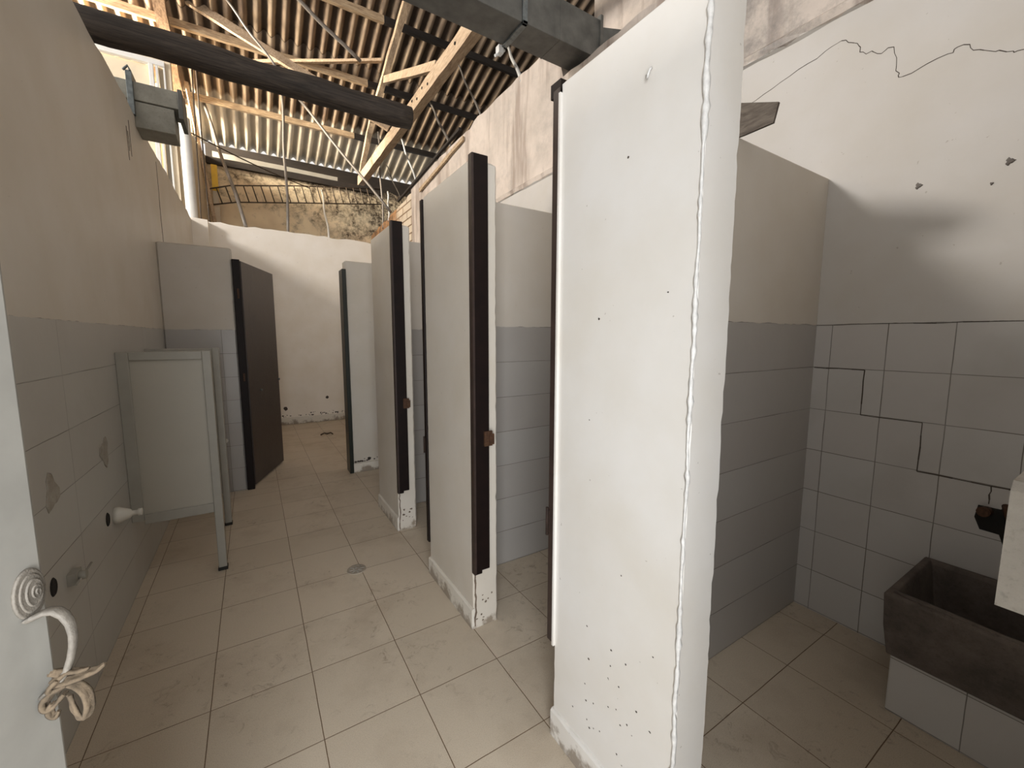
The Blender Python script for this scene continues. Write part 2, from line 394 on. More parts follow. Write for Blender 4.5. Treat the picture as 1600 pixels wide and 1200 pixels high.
# far hall wall, corner wall, window wall
mb = ragged_top(-9, 20, 21.6, 22.4, lambda t: 13.25, .4, 0, .08)
struct(mb.build('wall_hall_far', m_mould))
mb = MB()
mb.loft([[(-1.50,16.9,z),(-.84,21.7,z),(-1.6,21.7,z),(-2.2,16.9,z)] for z in (0,4,8,13.4)])
struct(mb.build('wall_hall_corner', m_shell))
mb = MB()
mb.box(-9,-2.0,16.5,16.9,0,9.4); mb.box(-9,-1.55,16.5,16.9,14.95,16.0); mb.box(-1.72,-1.55,16.5,16.9,0,14.95); mb.box(-2.0,-1.72,16.5,16.9,0,9.4)
struct(mb.build('wall_hall_window', m_shell))
wf = MB(); wf.box(-9,-1.72,16.35,16.55,14.78,14.98); wf.box(-2.22,-2.08,16.35,16.55,9.4,14.78); wf.box(-2.02,-1.94,16.38,16.55,9.4,14.78); wf.box(-1.78,-1.72,16.4,16.55,9.4,14.78)
wo = struct(wf.build('window_1', m_frame, bevel=.004))
g = MB(); g.box(-9,-2.22,16.6,16.63,9.4,14.8); g.build('window_board', m_shell, wo)
g = MB(); g.box(-1.94,-1.78,16.6,16.63,9.4,14.8); g.build('window_pane', m_glass, wo)
mb = MB(); mb.box(20,20.5,-14,24.5,0,18)
struct(mb.build('wall_hall_right', m_blackt))
# entry wall behind the camera with its doorway
mb = MB(); mb.box(-1.75,-1.1,-7.1,-6.6,0,8.4); mb.box(1.4,7.44,-7.1,-6.6,0,8.4); mb.box(-1.1,1.4,-7.1,-6.6,6.3,8.4)
struct(mb.build('wall_entry', m_white))

# roof: corrugated sheets in overlapping courses, pitch falling away from the camera
def rp(y): return 23.08-.3288*y     # roof underside height at y
P0 = .538
mb = MB(); sl = math.hypot(1, .3288)
for ci, (ya, yb) in enumerate(((24.55,17.0),(17.35,10.0),(10.4,2.6),(3.0,-4.0),(-3.6,-10.0))):
    zoff = .21+ci*.035; nx = int(29/(P0/10)); ny = 6; vs = []; fs = []
    for j in range(ny+1):
        y = ya+(yb-ya)*j/ny
        for i in range(nx+1):
            x = -9+i*P0/10; wv = math.cos(2*math.pi*(x+.26)/P0)
            z = rp(y)+zoff+.125*wv+.02*noise.noise(Vector((x*.35,y*.5,ci*3.1)))
            vs.append((x,y,z))
    for j in range(ny):
        for i in range(nx): a = j*(nx+1)+i; fs.append((a,a+1,a+nx+2,a+nx+1))
    mb.add(vs, fs, 0, True)
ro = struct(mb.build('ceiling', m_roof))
sm = ro.modifiers.new('thickness', 'SOLIDIFY'); sm.thickness = .007; sm.offset = 1

# ------------------------------------------------------------------ cubicle partitions
def rough_panel(x0, x1, y0, y1, z0, z1, jits, ch=.03, step=.12):
    """box-like masonry panel lofted upward, with chamfered and slightly chipped vertical edges"""
    mb = MB(); rings = []; n = int((z1-z0)/step)
    cs = [(x0,y0),(x1,y0),(x1,y1),(x0,y1)]; ctr = Vector(((x0+x1)/2,(y0+y1)/2))
    zs = [z0+(z1-z0-.03)*k/n for k in range(n+1)]+[z1]
    for q, z in enumerate(zs):
        ring = []; inset = .03 if q == len(zs)-1 else 0
        for i, (cx, cy) in enumerate(cs):
            j = jits[i]; e = abs(random.gauss(0, j)) if j else 0
            px, py = cs[i-1]; nx_, ny_ = cs[(i+1) % 4]
            d1 = Vector((px-cx,py-cy)).normalized(); d2 = Vector((nx_-cx,ny_-cy)).normalized()
            c = Vector((cx,cy))+(d1+d2)*inset
            ring.append((c.x+d1.x*(ch+e), c.y+d1.y*(ch+e), z)); ring.append((c.x+d2.x*(ch+e), c.y+d2.y*(ch+e), z))
        rings.append(ring)
    mb.loft(rings); return mb

def partition(name_label, y0, y1, yd, near_jamb, far_jamb, ridge, mfront, jz=.87):
    t = thing('cubicle_partition', (3.2,(y0+y1)/2,0), name_label, 'partition', 'cubicle partitions along the corridor')
    j = (.004, .008, .004, .004) if ridge else (.006,.006,.003,.003)
    rough_panel(3.0, 3.38, y0, y1, 0, 6.22, j, ch=.02 if not ridge else .012, step=.07).build('front_panel', mfront, t)
    MB().box(3.36, 7.45, yd, yd+.34, 0, 6.2).build('dividing_wall', m_tiled, t, bevel=.006)
    sk = MB(); rings = []
    n = 10
    for k in range(n+1):
        y = y0+(y1-y0)*k/n; h = .29+random.uniform(-.008,.008)
        rings.append([(3.01,y,0),(2.968,y,0),(2.968+random.uniform(-.003,.003),y,h-.02),(2.985,y,h),(3.01,y,h+.005)])
    sk.loft(rings).build('baseboard', m_skirt if not ridge else mfront, t)
    if near_jamb:
        cr = MB(); strip(cr, jag([(3.02,.03),(3.035,.45),(3.02,.84)], 6, .012), .022, ('y', y0), -.004)
        for k in range(9):
            x = random.uniform(3.04,3.34); z = random.uniform(.06,.5); r = random.uniform(.01,.03)
            cr.add([(x+r*math.cos(a)*random.uniform(.5,1.5), y0-.003, z+r*math.sin(a)*random.uniform(.4,1)) for a in [q*math.pi/3 for q in range(6)]], [(0,1,2,3,4,5)])
        cr.build('chipped_foot', m_scarb, t)
        jm = MB(); jm.box(2.99, 3.215, y0-.075, y0+.01, jz, 6.26); jm.box(3.09,3.215, y0-.075, y0+.01, jz-.0, jz+.02)
        jm.box(2.99,3.10, y0-.075, y0+.01, jz-.045, jz+.01)
        jo = jm.build('door_jamb', [m_jamb], t, bevel=.003); 
        e = MB(); e.box(2.982,3.012,y0-.078,y0+.012,jz-.04,6.25); e.build('jamb_edge', m_jamb2, jo)
        jo2 = MB(); jo2.box(3.13,3.25,y0-.10,y0-.07,2.60,2.80); jo2.box(3.20,3.27,y0-.115,y0-.09,2.62,2.76); jo2.tube([(3.17,y0-.11,2.74),(3.17,y0-.09,2.74)],.012,8); 
        k = jo2.build('strike_plate', m_rust, jo)
    if far_jamb:
        jm = MB(); jm.box(2.975, 3.2, y1-.01, y1+.085, far_jamb, 6.17)
        jo = jm.build('door_jamb', m_jamb2 if ridge else m_jamb, t, bevel=.003)
        h = MB()
        h.box(2.968,3.0,y1+.055,y1+.10,2.12,2.36); h.tube([(2.966,y1+.09,2.10),(2.966,y1+.09,2.38)],.014,8)
        h.build('hinge', m_rustd, jo)
    return t
pn = partition('broad white end panel nearest the camera with a ragged plaster ridge down its corner', -4.54, -3.15, -3.44, False, 1.0, True, m_white)
ps = partition('white front panel second from the camera with dark jamb ending above a stained foot', -1.37, .28, -.16, True, .55, False, m_cream)
pt = partition('white front panel third from the camera, narrow, with dark jamb, beyond the middle cubicle door gap', 2.08, 3.64, 3.28, True, 0, False, m_cream)
# plaster ridge and chipped right edge of the nearest panel
rd = MB(); path = []; rr = []
for k in range(150):
    z = .01+6.18*k/149; f = noise.noise(Vector((0,0,z*2.3)))
    path.append((2.998+.004*f, -4.536+.012*noise.noise(Vector((3,0,z*3.1))), z)); rr.append(max(.005, .009+.015*max(0,f)+.010*random.random()*(1 if f > -.05 else .2)))
rd.tube(path, rr, 7, wob=.25); rd.build('plaster_ridge', m_ridge, pn)
# small marks on the nearest panel
mk = MB()
random.seed(21)
for k in range(34):
    y = random.uniform(-4.35,-3.45); z = random.choice([random.uniform(.25,1.5)]*4+[random.uniform(1.5,5.9)]); r = random.uniform(.006,.013)
    mk.add([(2.9985, y+r*math.cos(a)*random.uniform(.6,1.2), z+r*math.sin(a)*random.uniform(.5,1)) for a in [q*math.pi/3 for q in range(6)]], [(0,1,2,3,4,5)])
mk.build('paint_chips', m_crack, pn)
hk = MB(); hk.tube([(2.99,-4.13,5.83),(2.97,-4.13,5.81),(2.962,-4.125,5.78),(2.97,-4.11,5.765),(2.975,-4.10,5.79)],.008,6); hk.build('painted_hook', m_ridge, pn)
tr = MB(); tr.box(2.972,3.0,-3.172,-3.148,.98,6.12); tr.build('white_edge_strip', m_white, pn)
jt = MB(); jt.prism([(2.985,6.12),(3.06,6.12),(3.10,6.24),(2.985,6.24)], 1, -3.16,-3.02); jt.build('jamb_cap', m_jamb, pn)

# far cross partition with a doorway jamb (right stub)
t = thing('cubicle_partition', (5,6.7,0), 'short cream stub partition beside the far doorway, with blackish jamb on its left edge', 'partition', 'cubicle partitions along the corridor')
rough_panel(2.96, 7.45, 6.57, 6.93, 0, 6.2, (.006,0,0,.006), ch=.04).build('dividing_wall', m_cream, t)
MB().box(2.97,7.4,6.49,6.58,0,.27).build('baseboard', m_skirt, t, bevel=.004)
sp = MB()
for k in range(16):
    x = random.uniform(3.0,3.7); z = .30+abs(random.gauss(0,.03)); r = random.uniform(.012,.035)
    sp.add([(x+r*math.cos(a)*random.uniform(.8,1.6), 6.566, z+r*math.sin(a)) for a in [q*math.pi/3 for q in range(6)]], [(0,1,2,3,4,5)])
sp.build('damp_spots', m_crack, t)
MB().box(2.865,2.975,6.46,6.94,0,5.95).build('door_jamb', m_jambg, t, bevel=.004)
# left stub partition
t = thing('cubicle_partition', (-.4,6.75,0), 'cream and grey tiled stub partition joined to the left wall, holding the open brown door', 'partition')
rough_panel(-1.16, .30, 6.57, 6.97, 0, 6.24, (0,.004,.004,0), ch=.04).build('stub_wall', m_tiled, t)
jo = MB().box(.29,.46,6.50,7.0,0,5.97).build('door_jamb', m_jamb, t, bevel=.004)
MB().box(.37,.41,6.47,6.52,5.0,5.25).box(.37,.41,6.47,6.52,2.9,3.1).build('hinge', m_rust, jo)
ps_ = MB(); ps_.tube([(-.22,6.58,1.36),(-.18,6.3,1.36),(-.14,6.25,1.35)],.03,8); ps_.tube([(-.10,6.58,1.38),(-.10,6.52,1.38)],.05,10)
tag(ps_.build('pipe_stub', m_plastic, origin=(-.15,6.57,1.36)), 'small white pipe stub poking from the tiled stub wall beside the screens', 'pipe', 'pipe stubs on the left side')

# brown door leaf swung open beyond the stub wall
def leaf(a, b, th, z0, z1, m, name, bev=.004):
    a = Vector(a); b = Vector(b); d = (b-a).normalized(); n = Vector((d.y,-d.x))
    mb = MB(); q = [a, b, b-n*th, a-n*th]
    mb.loft([[(p.x,p.y,z) for p in q] for z in (z0,z1)]); return mb.build(name, m, bevel=bev), a, d, n
o, a, d, n = leaf((.48,6.72),(1.27,8.85),.12,.05,5.97,m_doorw,'door_1'); struct(o)
o['label'] = 'open dark brown flush door at the end of the left stub wall'
kb = MB()
for tt, z, r in ((2.18,2.72,.035),(.75,2.55,.03)):
    p = a+d*tt; kb.tube([(p.x+n.x*-.01,p.y+n.y*-.01,z),(p.x+n.x*.05,p.y+n.y*.05,z)], r, 10)
kb.build('door_knob', m_metal2, o)

# entry door in the left foreground
hinge = Vector((-1.0,-6.56)); edge = Vector((0.0, -4.30))
o, a, d, n = leaf(hinge, edge, .11, .05, 6.1, m_handle_door := plain('grey_white_door_paint', (.33,.32,.29), .45, var=.18, scale=12), 'door_2'); struct(o)
o['label'] = 'grey white painted entry door standing open at the left photo edge'
def D(t, off, z): p = edge+d*t+n*off; return (p.x,p.y,z)
hd = MB()
def disc(t, z, rt, rz, off0, off1, k=24):
    hd.loft([[D(t+rt*s*math.cos(q), of, z+rz*s*math.sin(q)) for q in [2*math.pi*i/k for i in range(k)]] for s, of in ((1,off0),(1,off1*.75),(.93,off1),(.86,off1*.9))], smooth=True)
disc(-.056,3.236,.050,.080,0,.009); disc(-.053,3.236,.039,.063,.006,.012); disc(-.050,3.236,.027,.045,.009,.017)
disc(-.048,3.238,.014,.022,.014,.021); disc(-.048,3.238,.006,.010,.018,.025)
def strap(pts, ws, th):
    rings = []
    for i, (t, o_, z) in enumerate(pts):
        a_ = pts[max(i-1,0)]; b_ = pts[min(i+1,len(pts)-1)]; do, dz = b_[1]-a_[1], b_[2]-a_[2]; L = math.hypot(do, dz); no, nz = -dz/L, do/L
        wd = ws[i]; rings.append([D(t+wd*cx, o_+no*th*cy, z+nz*th*cy) for cx, cy in ((-1,-.5),(-.6,-1),(.6,-1),(1,-.5),(1,.5),(.6,1),(-.6,1),(-1,.5))])
    hd.loft(rings, smooth=True)
ctl = [(-.075,.006,3.165),(-.068,.010,3.160),(-.058,.022,3.164),(-.050,.040,3.170),(-.045,.060,3.166),(-.042,.078,3.148),(-.040,.090,3.118),(-.040,.094,3.08),(-.041,.091,3.04),(-.043,.083,3.0),(-.046,.070,2.96),(-.05,.050,2.925),(-.055,.025,2.90),(-.055,.004,2.885)]
strap(ctl, [.016,.018,.019,.019,.018,.017,.015,.013,.012,.011,.011,.012,.014,.016], .0085)
hd.build('door_handle', m_handle, o)
rg = MB()
def ribbon(pts, w, th=.004, twist=0, a0=.5):
    rings = []; V = [Vector(D(*p)) for p in pts]; sm_ = []
    for i in range(len(V)-1):
        p0, p1, p2, p3 = V[max(i-1,0)], V[i], V[i+1], V[min(i+2,len(V)-1)]
        for k in range(4):
            u = k/4; sm_.append((.5*((2*p1)+(p2-p0)*u+(2*p0-5*p1+4*p2-p3)*u*u+(3*p1-p0-3*p2+p3)*u**3), i+u))
    sm_.append((V[-1], len(V)-1)); sd = None
    for q, (p, u) in enumerate(sm_):
        dd = (sm_[min(q+1,len(sm_)-1)][0]-sm_[max(q-1,0)][0]).normalized()
        if sd is None: sd = dd.cross(Vector((d.x,d.y,0))).normalized()
        sd = (sd-dd*sd.dot(dd)).normalized(); up = sd.cross(dd); an = twist*u/len(pts)+a0; uu = sd*math.cos(an)+up*math.sin(an); vv = dd.cross(uu)
        i0 = int(u); ww = w[i0]+(w[min(i0+1,len(w)-1)]-w[i0])*(u-i0)
        rings.append([p+uu*ww*c1+vv*(th*c2+ww*.35*c3)*(1+.25*math.sin(q*1.3+c1*4)) for c1, c2, c3 in ((-1,-1,0),(-.5,-1,.9),(0,-1,-.3),(.5,-1,.8),(1,-1,0),(1,1,0),(.5,1,.8),(0,1,-.3),(-.5,1,.9),(-1,1,0))])
    rg.loft(rings, smooth=True)
ribbon([(-.05,.030,2.935),(-.05,.055,2.945),(-.045,.075,2.955),(-.04,.10,2.95),(-.035,.125,2.953)], [.014,.018,.013,.012,.004], twist=.6, a0=1.2)
ribbon([(-.055,.035,2.925),(-.05,.060,2.925),(-.045,.090,2.928),(-.04,.125,2.940),(-.035,.150,2.946),(-.03,.168,2.960)], [.016,.016,.014,.015,.012,.003], twist=.4, a0=1.0)
ribbon([(-.07,.045,2.975),(-.045,.058,2.95),(-.025,.052,2.92),(-.045,.035,2.90),(-.07,.040,2.92),(-.065,.058,2.945)], [.012,.016,.016,.016,.015,.010], twist=1.2, a0=.2)
ribbon([(-.05,.070,2.912),(-.055,.045,2.905),(-.06,.02,2.885),(-.062,.008,2.86),(-.06,.018,2.842),(-.055,.04,2.858),(-.05,.062,2.885)], [.010,.018,.019,.016,.014,.013,.010], twist=.7, a0=1.1)
ribbon([(-.06,.035,2.865),(-.06,.022,2.845),(-.06,.020,2.825),(-.058,.032,2.812),(-.055,.042,2.83)], [.010,.012,.011,.009,.005], twist=.5, a0=1.0)
ribbon([(-.05,.070,2.915),(-.042,.092,2.900),(-.036,.108,2.865),(-.036,.112,2.82),(-.040,.102,2.785),(-.046,.088,2.795),(-.05,.080,2.83),(-.052,.074,2.88)], [.010,.015,.016,.016,.015,.013,.011,.009], twist=.5, a0=.9)
tag(rg.build('rag', m_cloth, origin=D(-.05,.07,2.88)), 'dirty cream rag knotted around the entry door handle', 'rag')

# ------------------------------------------------------------------ urinal privacy screens
def screen(y, label):
    t = thing('privacy_screen', (-.05,y,0), label, 'screen', 'privacy screens on the left wall')
    fr = MB(); fr.box(-1.15,-1.0,y-.05,y+.05,1.12,3.80); fr.box(-1.0,-.10,y-.05,y+.05,3.67,3.80); fr.box(-1.0,-.10,y-.05,y+.05,1.06,1.22)
    fr.build('frame', m_greypaint, t, bevel=.003)
    MB().box(-1.0,-.10,y-.02,y+.03,1.22,3.67).build('panel', m_panel, t)
    MB().box(-.10,.02,y-.06,y+.06,.05,3.81).build('post', m_greypaint, t, bevel=.004)
    MB().box(-.11,.03,y-.07,y+.07,0,.06).build('rubber_foot', m_rubber, t, bevel=.003)
screen(2.31, 'nearer grey framed privacy screen on a post standing off the left tiled wall')
screen(4.34, 'farther grey privacy screen mostly hidden behind the first one by the left wall')

# pipe stubs, holes and scars of the removed urinals
def wall_hole(y, z, label):
    t = MB(); t.loft([[(-1.149+o_, y+r*math.cos(q), z+r*1.25*math.sin(q)) for q in [2*math.pi*i/16 for i in range(16)]] for r, o_ in ((.075,0),(.062,.012),(.045,.004))])
    tag(t.build('drain_hole', m_dark, origin=(-1.15,y,z)), label, 'hole', 'open drain holes in the left wall')
wall_hole(1.13,1.62,'black open drain hole beside the white conical plug on the left wall')
wall_hole(-.65,1.63,'black open drain hole nearest the entry door on the left wall')
pf = MB(); pf.loft([[(-1.15+o_, 1.45+r*math.cos(q), 1.55+r*math.sin(q)) for q in [2*math.pi*i/14 for i in range(14)]] for r, o_ in ((.115,0),(.11,.05),(.06,.17),(.035,.18),(.035,.24),(.05,.25),(.05,.29))], smooth=True)
tag(pf.build('pipe_plug', m_plastic, origin=(-1.15,1.45,1.55)), 'white conical pipe plug sticking out of the left wall under the screen', 'plug')
pf = MB(); pf.box(-1.15,-1.08,-.34,-.16,1.46,1.58); pf.tube([(-1.10,-.25,1.52),(-1.02,-.25,1.52)],.045,10); pf.tube([(-1.06,-.42,1.50),(-1.06,.06,1.51)],.012,6)
tag(pf.build('pipe_bracket', m_greypaint, origin=(-1.15,-.25,1.52)), 'small grey painted pipe bracket low on the left wall behind the handle', 'bracket')
for (y, z, r, lb) in ((1.30,2.50,.17,'rough scar of broken tile on the left wall, nearer the privacy screen'),(-.42,2.50,.16,'rough scar of broken tile on the left wall, nearer the entry door')):
    o = scab(y, z, r, 0, -1.15, 1, m_scar, 'tile_scar', depth=.012); tag(o, lb, 'damage', 'scars where urinals were fixed')

# ------------------------------------------------------------------ wash trough on the right
t = thing('wash_trough', (6.8,-5.7,0), 'stained concrete wash trough on a tiled plinth against the right wall', 'sink')
MB().box(6.24,7.44,-6.55,-4.86,0,.68).build('tiled_plinth', [m_right], t, bevel=.004)
tq = MB()
def rect(x0,x1,y0,y1,z): return [(x0,y0,z),(x1,y0,z),(x1,y1,z),(x0,y1,z)]
tq.loft([rect(6.20,7.44,-6.6,-4.83,.66), rect(6.13,7.44,-6.6,-4.80,1.0), rect(6.09,7.44,-6.6,-4.79,1.36), rect(6.11,7.43,-6.58,-4.80,1.385), rect(6.16,7.38,-6.5,-4.86,1.385), rect(6.175,7.36,-6.48,-4.875,1.34), rect(6.26,7.28,-6.4,-4.96,.80)])
tq.build('basin', m_conc, t, bevel=.012, seg=3)
lp = MB(); lp.tube([(6.13,-6.55,1.385),(6.14,-6.1,1.392),(6.135,-5.6,1.385),(6.14,-5.1,1.392),(6.17,-4.86,1.386)],[.02,.026,.02,.026,.02],8,wob=.15); lp.build('worn_rim', m_conc, t)
# hole with a broken pipe above the trough
t = thing('broken_pipe_hole', (7.44,-5.4,2.05), 'ragged black hole with a broken pipe stub in the tiles above the trough', 'hole')
h = scab(-5.44, 2.02, .25, 0, 7.44, -1, m_dark, 'hole_rim', depth=.02); h.parent = t; h.matrix_parent_inverse = Matrix.Translation(-t.location)
pp = MB(); pp.tube([(7.44,-5.24,2.12),(7.36,-5.23,2.13),(7.30,-5.225,2.135)],[.05,.05,.055],12); pp.tube([(7.44,-5.36,2.22),(7.37,-5.40,2.18),(7.34,-5.46,2.0),(7.40,-5.45,1.88)],[.03,.05,.045,.03],9,wob=.2)
pp.build('pipe_stub', m_rust, t)
# pale concrete slab at the right photo edge
sl_ = MB(); rings = []
for k in range(9):
    y = -5.89-k*.09; f = lambda: random.uniform(-.006,.006)
    rings.append([(3.0+f(),y,3.0+f()),(3.7,y,3.0),(3.7,y,3.49),(3.03+f(),y,3.49+f()),(3.0+f(),y,3.455+f())])
sl_.loft(rings); tag(sl_.build('concrete_slab', m_conc2, origin=(3.3,-6.2,3.0)), 'pale rough concrete slab corner jutting in at the right photo edge', 'slab')

# weathered board lying on top of the first dividing wall
bd = MB(); prof = [(-3.30,6.20),(-3.50,6.195),(-3.79,6.20),(-3.83,6.38),(-3.40,6.56),(-2.4,6.80),(-2.3,6.65),(-3.1,6.21)]
bd.prism(prof, 0, 5.22, 5.25)
tag(bd.build('wooden_board', m_plank, origin=(5.3,-3.4,6.2)), 'weathered brown board end resting on top of the first dividing wall', 'board')

# floor drain and leaf litter
t = thing('floor_drain', (1.93,1.04,0), 'small round floor drain grate in the corridor tiles', 'drain')
g = MB(); g.loft([[(1.93+r*math.cos(q),1.04+r*math.sin(q),z) for q in [2*math.pi*i/24 for i in range(24)]] for r, z in ((.16,0),(.155,.012),(.13,.012),(.128,.004),(.02,.004))]); g.build('rim', m_patch, t)
g = MB()
for k in range(8):
    q = k*math.pi/4; g.beam((1.93+.03*math.cos(q),1.04+.03*math.sin(q),.011),(1.93+.12*math.cos(q),1.04+.12*math.sin(q),.011),.03,.008)
g.build('grate', m_scar, t)
g = MB(); g.tube([(2.8,12.2,.03),(2.95,12.35,.05),(3.05,12.25,.03),(3.2,12.3,.06),(3.25,12.15,.02)],.03,6,wob=.4)
tag(g.build('twig', m_wire, origin=(3.0,12.25,0)), 'dark scrap of twig on the corridor floor before the back wall', 'debris')

# ------------------------------------------------------------------ roof timbers
def beam_thing(name, p, q, w_, h_, mat, label, cat, group=None, side=(0,0,1), rough=.012, seg=12):
    mb = MB(); mb.beam(p, q, w_, h_, side=side, rough=rough, seg=seg)
    return tag(mb.build(name, mat, origin=tuple(p)), label, cat, group)
PG = 'purlins under the roof sheets'
pur = [(21.1,'pale roof purlin nearest the far eave, lowest of the sloping row'),(17.5,'second roof purlin up from the far eave, above the dark pole'),(14.2,'third roof purlin up from the eave, dark, passing behind the duct'),(10.6,'roof purlin above the duct, highest one in view')]
for i, (y, lb) in enumerate(pur):
    z = rp(y)
    mb = MB(); mb.beam((-4.2,y,z-.13),(6.5,y,z-.13),.17,.30,rough=.012,seg=22); mb.beam((6.5,y,z-.13),(19,y,z-.13),.17,.30,1,rough=.012,seg=22)
    tag(mb.build('purlin', [m_timberx, m_blackt], origin=(1,y,z)), lb, 'purlin', PG)
# truss over the cubicles
XC = 6.83
t = thing('roof_truss', (XC,21.6,13.3), 'pale timber roof truss with drilled lower chord pointing at the far wall', 'truss')
MB().beam((XC+.17,22.1,13.82),(XC+.17,2.0,13.50),.34,.56,rough=.015,seg=30).build('bottom_chord', m_timber, t)
MB().beam((XC+.2,22.0,rp(22.0)-1.6),(XC+.2,19.0,rp(19)-.72),.26,.26,rough=.02,seg=8).beam((XC+.2,19.0,rp(19)-.72),(XC+.2,8.0,rp(8)-.62),.26,.28,rough=.015,seg=20).build('top_chord', m_timber, t)
MB().beam((XC+.15,15.9,16.75),(XC+.15,9.2,13.95),.2,.30,rough=.012,seg=8).build('web_member', m_timber, t)
for yy, zz in ((13.2,13.72),(12.6,13.6),(11.6,13.78),(11.0,13.6),(10.4,13.72),(9.8,13.58),(12.2,13.78),(7.3,13.62)):
    MB().tube([(XC-.03,yy,zz),(XC+.01,yy,zz)],.05,8).build('bolt_hole', m_dark, t)
t = thing('roof_truss', (-1.65,21.2,16.1), 'brown weathered rafter assembly at the left end of the purlins above the white pipe', 'truss')
MB().beam((-1.75,21.6,rp(21.6)-.35),(-1.75,10,rp(10)-.35),.42,.5,rough=.02,seg=24).build('top_chord', wood_mat('brown_rafter_wood', (.36,.24,.15), (.13,.075,.045), (8,1.2,8)), t)
MB().beam((-1.45,21.2,15.6),(-1.2,19.5,9.0),.16,.2,rough=.01,seg=8).build('strut', m_timber, t)
MB().beam((-1.35,20.2,16.2),(-.55,20.6,9.0),.10,.14,rough=.01,seg=8).build('strut', m_timber, t)
beam_thing('roof_brace', (XC,14.98,14.1), (-2.1,17.3,18.6), .42, .12, m_timber, 'long pale diagonal brace rising left from the truss lower chord', 'brace', 'crossed braces under the roof', side=(0,-1,.3))
beam_thing('roof_brace', (XC,15.82,17.55), (-1.4,19.55,16.68), .34, .12, m_timber, 'nearly level pale brace crossing the long diagonal one', 'brace', 'crossed braces under the roof', side=(0,-.3,1))
# dark pole resting on the left wall
pts = [(-6+i*.5, 3.03+.02*math.sin(i), 8.78-.004*i+.012*math.sin(i*1.7)) for i in range(21)]
mb = MB(); mb.tube(pts[:-1]+[(3.78,3.03,8.72)], [.225+.012*math.sin(k*2.1) for k in range(21)], 14, wob=.03)
tag(mb.build('wooden_pole', m_log, origin=(-1.15,3.03,8.5)), 'thick blackened round pole spanning from the left wall top across the corridor', 'pole')
# eave beam, grey plate, far black timber
beam_thing('eave_beam', (-1.0,24.25,14.42), (19,24.25,14.32), .5, 1.15, m_blackt, 'black eave beam right under the lower end of the roof sheets', 'beam')
beam_thing('wall_plate', (-.6,22.0,13.62), (5.6,22.0,13.50), .3, .42, m_greypaint, 'grey plate lying along the top of the mouldy far wall', 'beam')
beam_thing('timber_lintel', (-1.1,21.5,13.22), (8.2,21.5,13.15), .25, .34, m_blackt, 'dark rotten timber along the top edge of the mouldy wall', 'beam')
# timber and pipes along the top of the right wall
beam_thing('timber_rail', (7.36,15.6,10.95), (7.40,8.2,11.48), .10, .10, m_blackt, 'thin dark timber rail along the ragged top of the right wall', 'rail')
beam_thing('steel_angle', (7.36,12.4,10.55), (7.38,7.9,11.05), .08, .14, m_timberx, 'rusty cream angle bar slanting along the upper right wall behind the second panel', 'bar')

# hanging rods of the lost ceiling
rods = [((-.79,21.48,16.0),(.7,15.55,8.75),.075,m_rod,'long grey hanger rod slanting onto the left part of the back wall'),
 ((2.65,19.44,16.6),(2.3,15.6,8.7),.06,m_rod,'upright grey hanger rod standing on the middle of the back wall'),
 ((2.47,14.39,18.3),(5.72,15.4,16.92),.085,m_rod,'loose pale rod hanging free under the sheets near the top of the photo'),
 ((3.33,19.5,16.6),(7.43,17.03,10.75),.07,m_rod,'long pale rod slanting down to the brickwork, crossing the roof truss end'),
 ((.47,15.7,17.8),(2.23,15.4,15.5),.05,m_rod,'thin pale rod crossing the long diagonal brace'),
 ((7.78,20.46,16.3),(7.46,18.81,10.3),.055,m_rod,'upright rod dropping onto the brown brickwork behind the third panel'),
 ((8.28,20.6,13.0),(7.46,17.66,10.5),.05,m_frame,'short white rod beside the crossing rods at the brickwork'),
 ((9.04,20.28,16.35),(7.5,13.03,11.0),.05,m_frame,'white rod meeting the far end of the right wall top'),
 ((9.89,17.30,17.1),(7.5,9.08,11.1),.055,m_rod,'pale rod landing on the right wall top by the timber rail'),
 ((10.33,14.76,18.15),(7.5,6.67,11.2),.038,m_rod,'thin rod landing on the right wall top halfway to the duct'),
 ((12.37,13.13,18.7),(7.5,4.3,11.2),.06,m_frame,'bright white rod behind the duct, nearest to it'),
 ((8.78,22.7,15.55),(7.5,15.2,10.7),.03,m_rodd,'thin dark rod in front of the black void by the truss end'),
 ((4.6,21.35,12.65),(4.02,15.6,8.6),.05,m_plastic,'cream plastic tube hanging down the mouldy wall to the back wall')]
for (p, q, r, m, lb) in rods:
    P, Q = Vector(p), Vector(q); n_ = 8
    mb = MB(); mb.tube([P.lerp(Q, k/n_)+Vector((.03*math.sin(k*1.3),0,-.05*math.sin(math.pi*k/n_))) for k in range(n_+1)], r, 7)
    tag(mb.build('hanger_rod' if m is not m_plastic else 'plastic_tube', m, origin=q), lb, 'rod' if m is not m_plastic else 'tube', 'hanger rods under the roof' if m is not m_plastic else None)
# wires by the left corner
for (p, q, lb) in (((-.85,16.6,15.2),(-.88,15.7,8.75),'thin dark wire dropping to the back wall just right of the white pipe'),
                   ((-.75,17.2,15.4),(-.60,15.7,8.65),'second thin dark wire farther right of the white pipe'),
                   ((-1.3,17.6,13.0),(3.9,20.9,12.5),'dark wire sagging across the mouldy wall under the eave')):
    P, Q = Vector(p), Vector(q); mb = MB(); mb.tube([P.lerp(Q, k/8)+Vector((0,0,-.12*math.sin(math.pi*k/8))) for k in range(9)], .028, 6)
    tag(mb.build('wire', m_wire, origin=q), lb, 'wire', 'wires near the left hall corner')
# white pipe
mb = MB(); mb.tube([(-1.2,16.15,0),(-1.2,16.15,9),(-1.22,16.15,12.9)], .2, 16)
tag(mb.build('drain_pipe', m_frame, origin=(-1.2,16.15,0)), 'thick white vertical pipe rising behind the left end of the back wall', 'pipe')
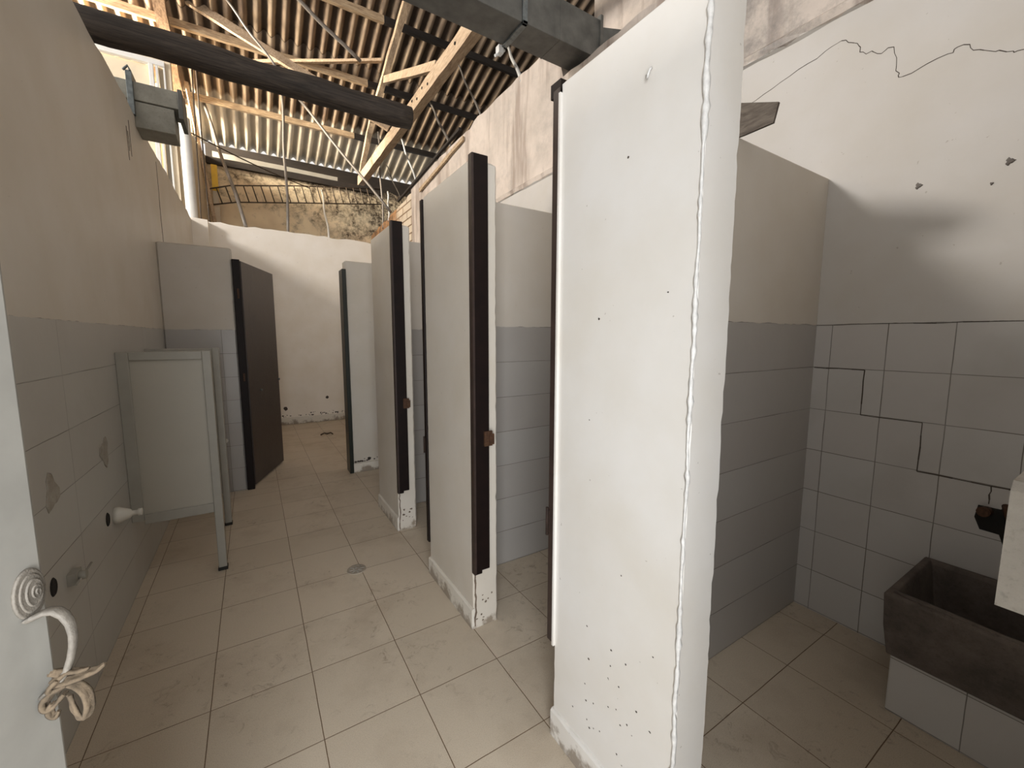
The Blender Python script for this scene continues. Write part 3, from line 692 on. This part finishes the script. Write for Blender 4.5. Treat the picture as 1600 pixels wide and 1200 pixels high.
# yellow tipped post
t = thing('yellow_post', (-.55,21.2,0), 'slim cream post with a yellow top in the left hall corner', 'post')
MB().box(-.66,-.42,21.1,21.35,0,11.6).build('post_shaft', m_shell, t); MB().box(-.67,-.41,21.08,21.36,11.6,12.9).build('post_top', plain('yellow_paint', (.85,.55,.05), .5), t)
# rebar ladder
t = thing('rebar_ladder', (3,21.3,11.2), 'rusty reinforcing bar ladder hanging across the mouldy far wall', 'ladder')
top = [(-1.58,20.98,11.34),(.1,20.98,11.95),(3.4,20.98,12.55),(8.0,20.98,13.2)]; bot = [(-1.63,20.98,10.6),(.34,20.98,11.15),(3.4,20.98,11.62),(8.0,20.98,12.3)]
MB().tube(top,.035,6).build('rail', m_wire, t); MB().tube(bot,.035,6).build('rail', m_wire, t)
def on(poly, x):
    for (x0,_,z0),(x1,_,z1) in zip(poly[:-1], poly[1:]):
        if x0 <= x <= x1: return z0+(z1-z0)*(x-x0)/(x1-x0)
    return poly[-1][2]
for k in range(22):
    x = -.9+k*.40; MB().tube([(x,20.96,on(top,x)),(x+.22,20.96,on(bot,x+.22))],.03,5).build('rung', m_wire, t)

# ------------------------------------------------------------------ air ducts
t = thing('air_duct', (6.5,1.95,10.5), 'big dark galvanised duct running over the right wall above the nearest panel', 'duct')
MB().box(5.78,7.86,1.60,2.32,10.5,11.34).build('duct_section', m_metal, t, bevel=.004)
MB().box(-1.0,5.70,1.56,2.34,10.46,11.38).build('duct_section', m_metal, t, bevel=.004)
fl = MB(); fl.box(5.68,5.80,1.52,2.38,10.42,10.49).box(5.68,5.80,1.52,1.59,10.42,11.42).box(5.68,5.80,2.33,2.38,10.42,11.42).box(5.68,5.80,1.52,2.38,11.35,11.42); fl.build('flange', m_metal2, t, bevel=.003)
fl = MB(); fl.box(7.84,7.92,1.54,2.38,10.44,11.42); fl.build('flange', m_metal, t, bevel=.003)
MB().box(6.70,6.72,1.595,2.325,10.494,11.35).build('seam', m_metal, t)
MB().loft([[(7.92,1.6,10.5),(7.92,2.3,10.5),(7.92,2.3,11.2),(7.92,1.6,11.2)],[(9.2,1.2,10.8),(9.2,2.0,10.8),(9.2,2.0,11.3),(9.2,1.2,11.3)]]).build('duct_taper', m_metal, t)
cl = MB(); cl.box(5.60,5.72,2.36,2.50,10.30,10.46); cl.tube([(5.55,2.45,10.25),(5.68,2.45,10.33),(5.78,2.42,10.42)],.03,6); cl.build('clamp', m_frame, t)
t = thing('air_duct', (-.8,5.55,8.3), 'small grey duct end box perched on top of the left wall below the pole', 'duct')
MB().box(-2.4,-.42,5.5,6.2,8.82,9.17).build('upper_box', m_duct, t, bevel=.004)
MB().box(-1.15,-.50,5.52,6.2,8.30,8.80).build('lower_box', m_duct, t, bevel=.004)
fl = MB(); fl.box(-.42,-.34,5.45,6.25,8.62,9.20).build('flange', m_metal, t, bevel=.003)
fl = MB(); fl.box(-1.22,-1.12,5.42,6.25,8.50,9.32); fl.tube([(-1.25,5.42,9.30),(-1.17,5.42,9.40),(-1.14,5.42,9.31)],.025,6); fl.build('flange', m_metal2, t, bevel=.003)
# stain lines below the small duct
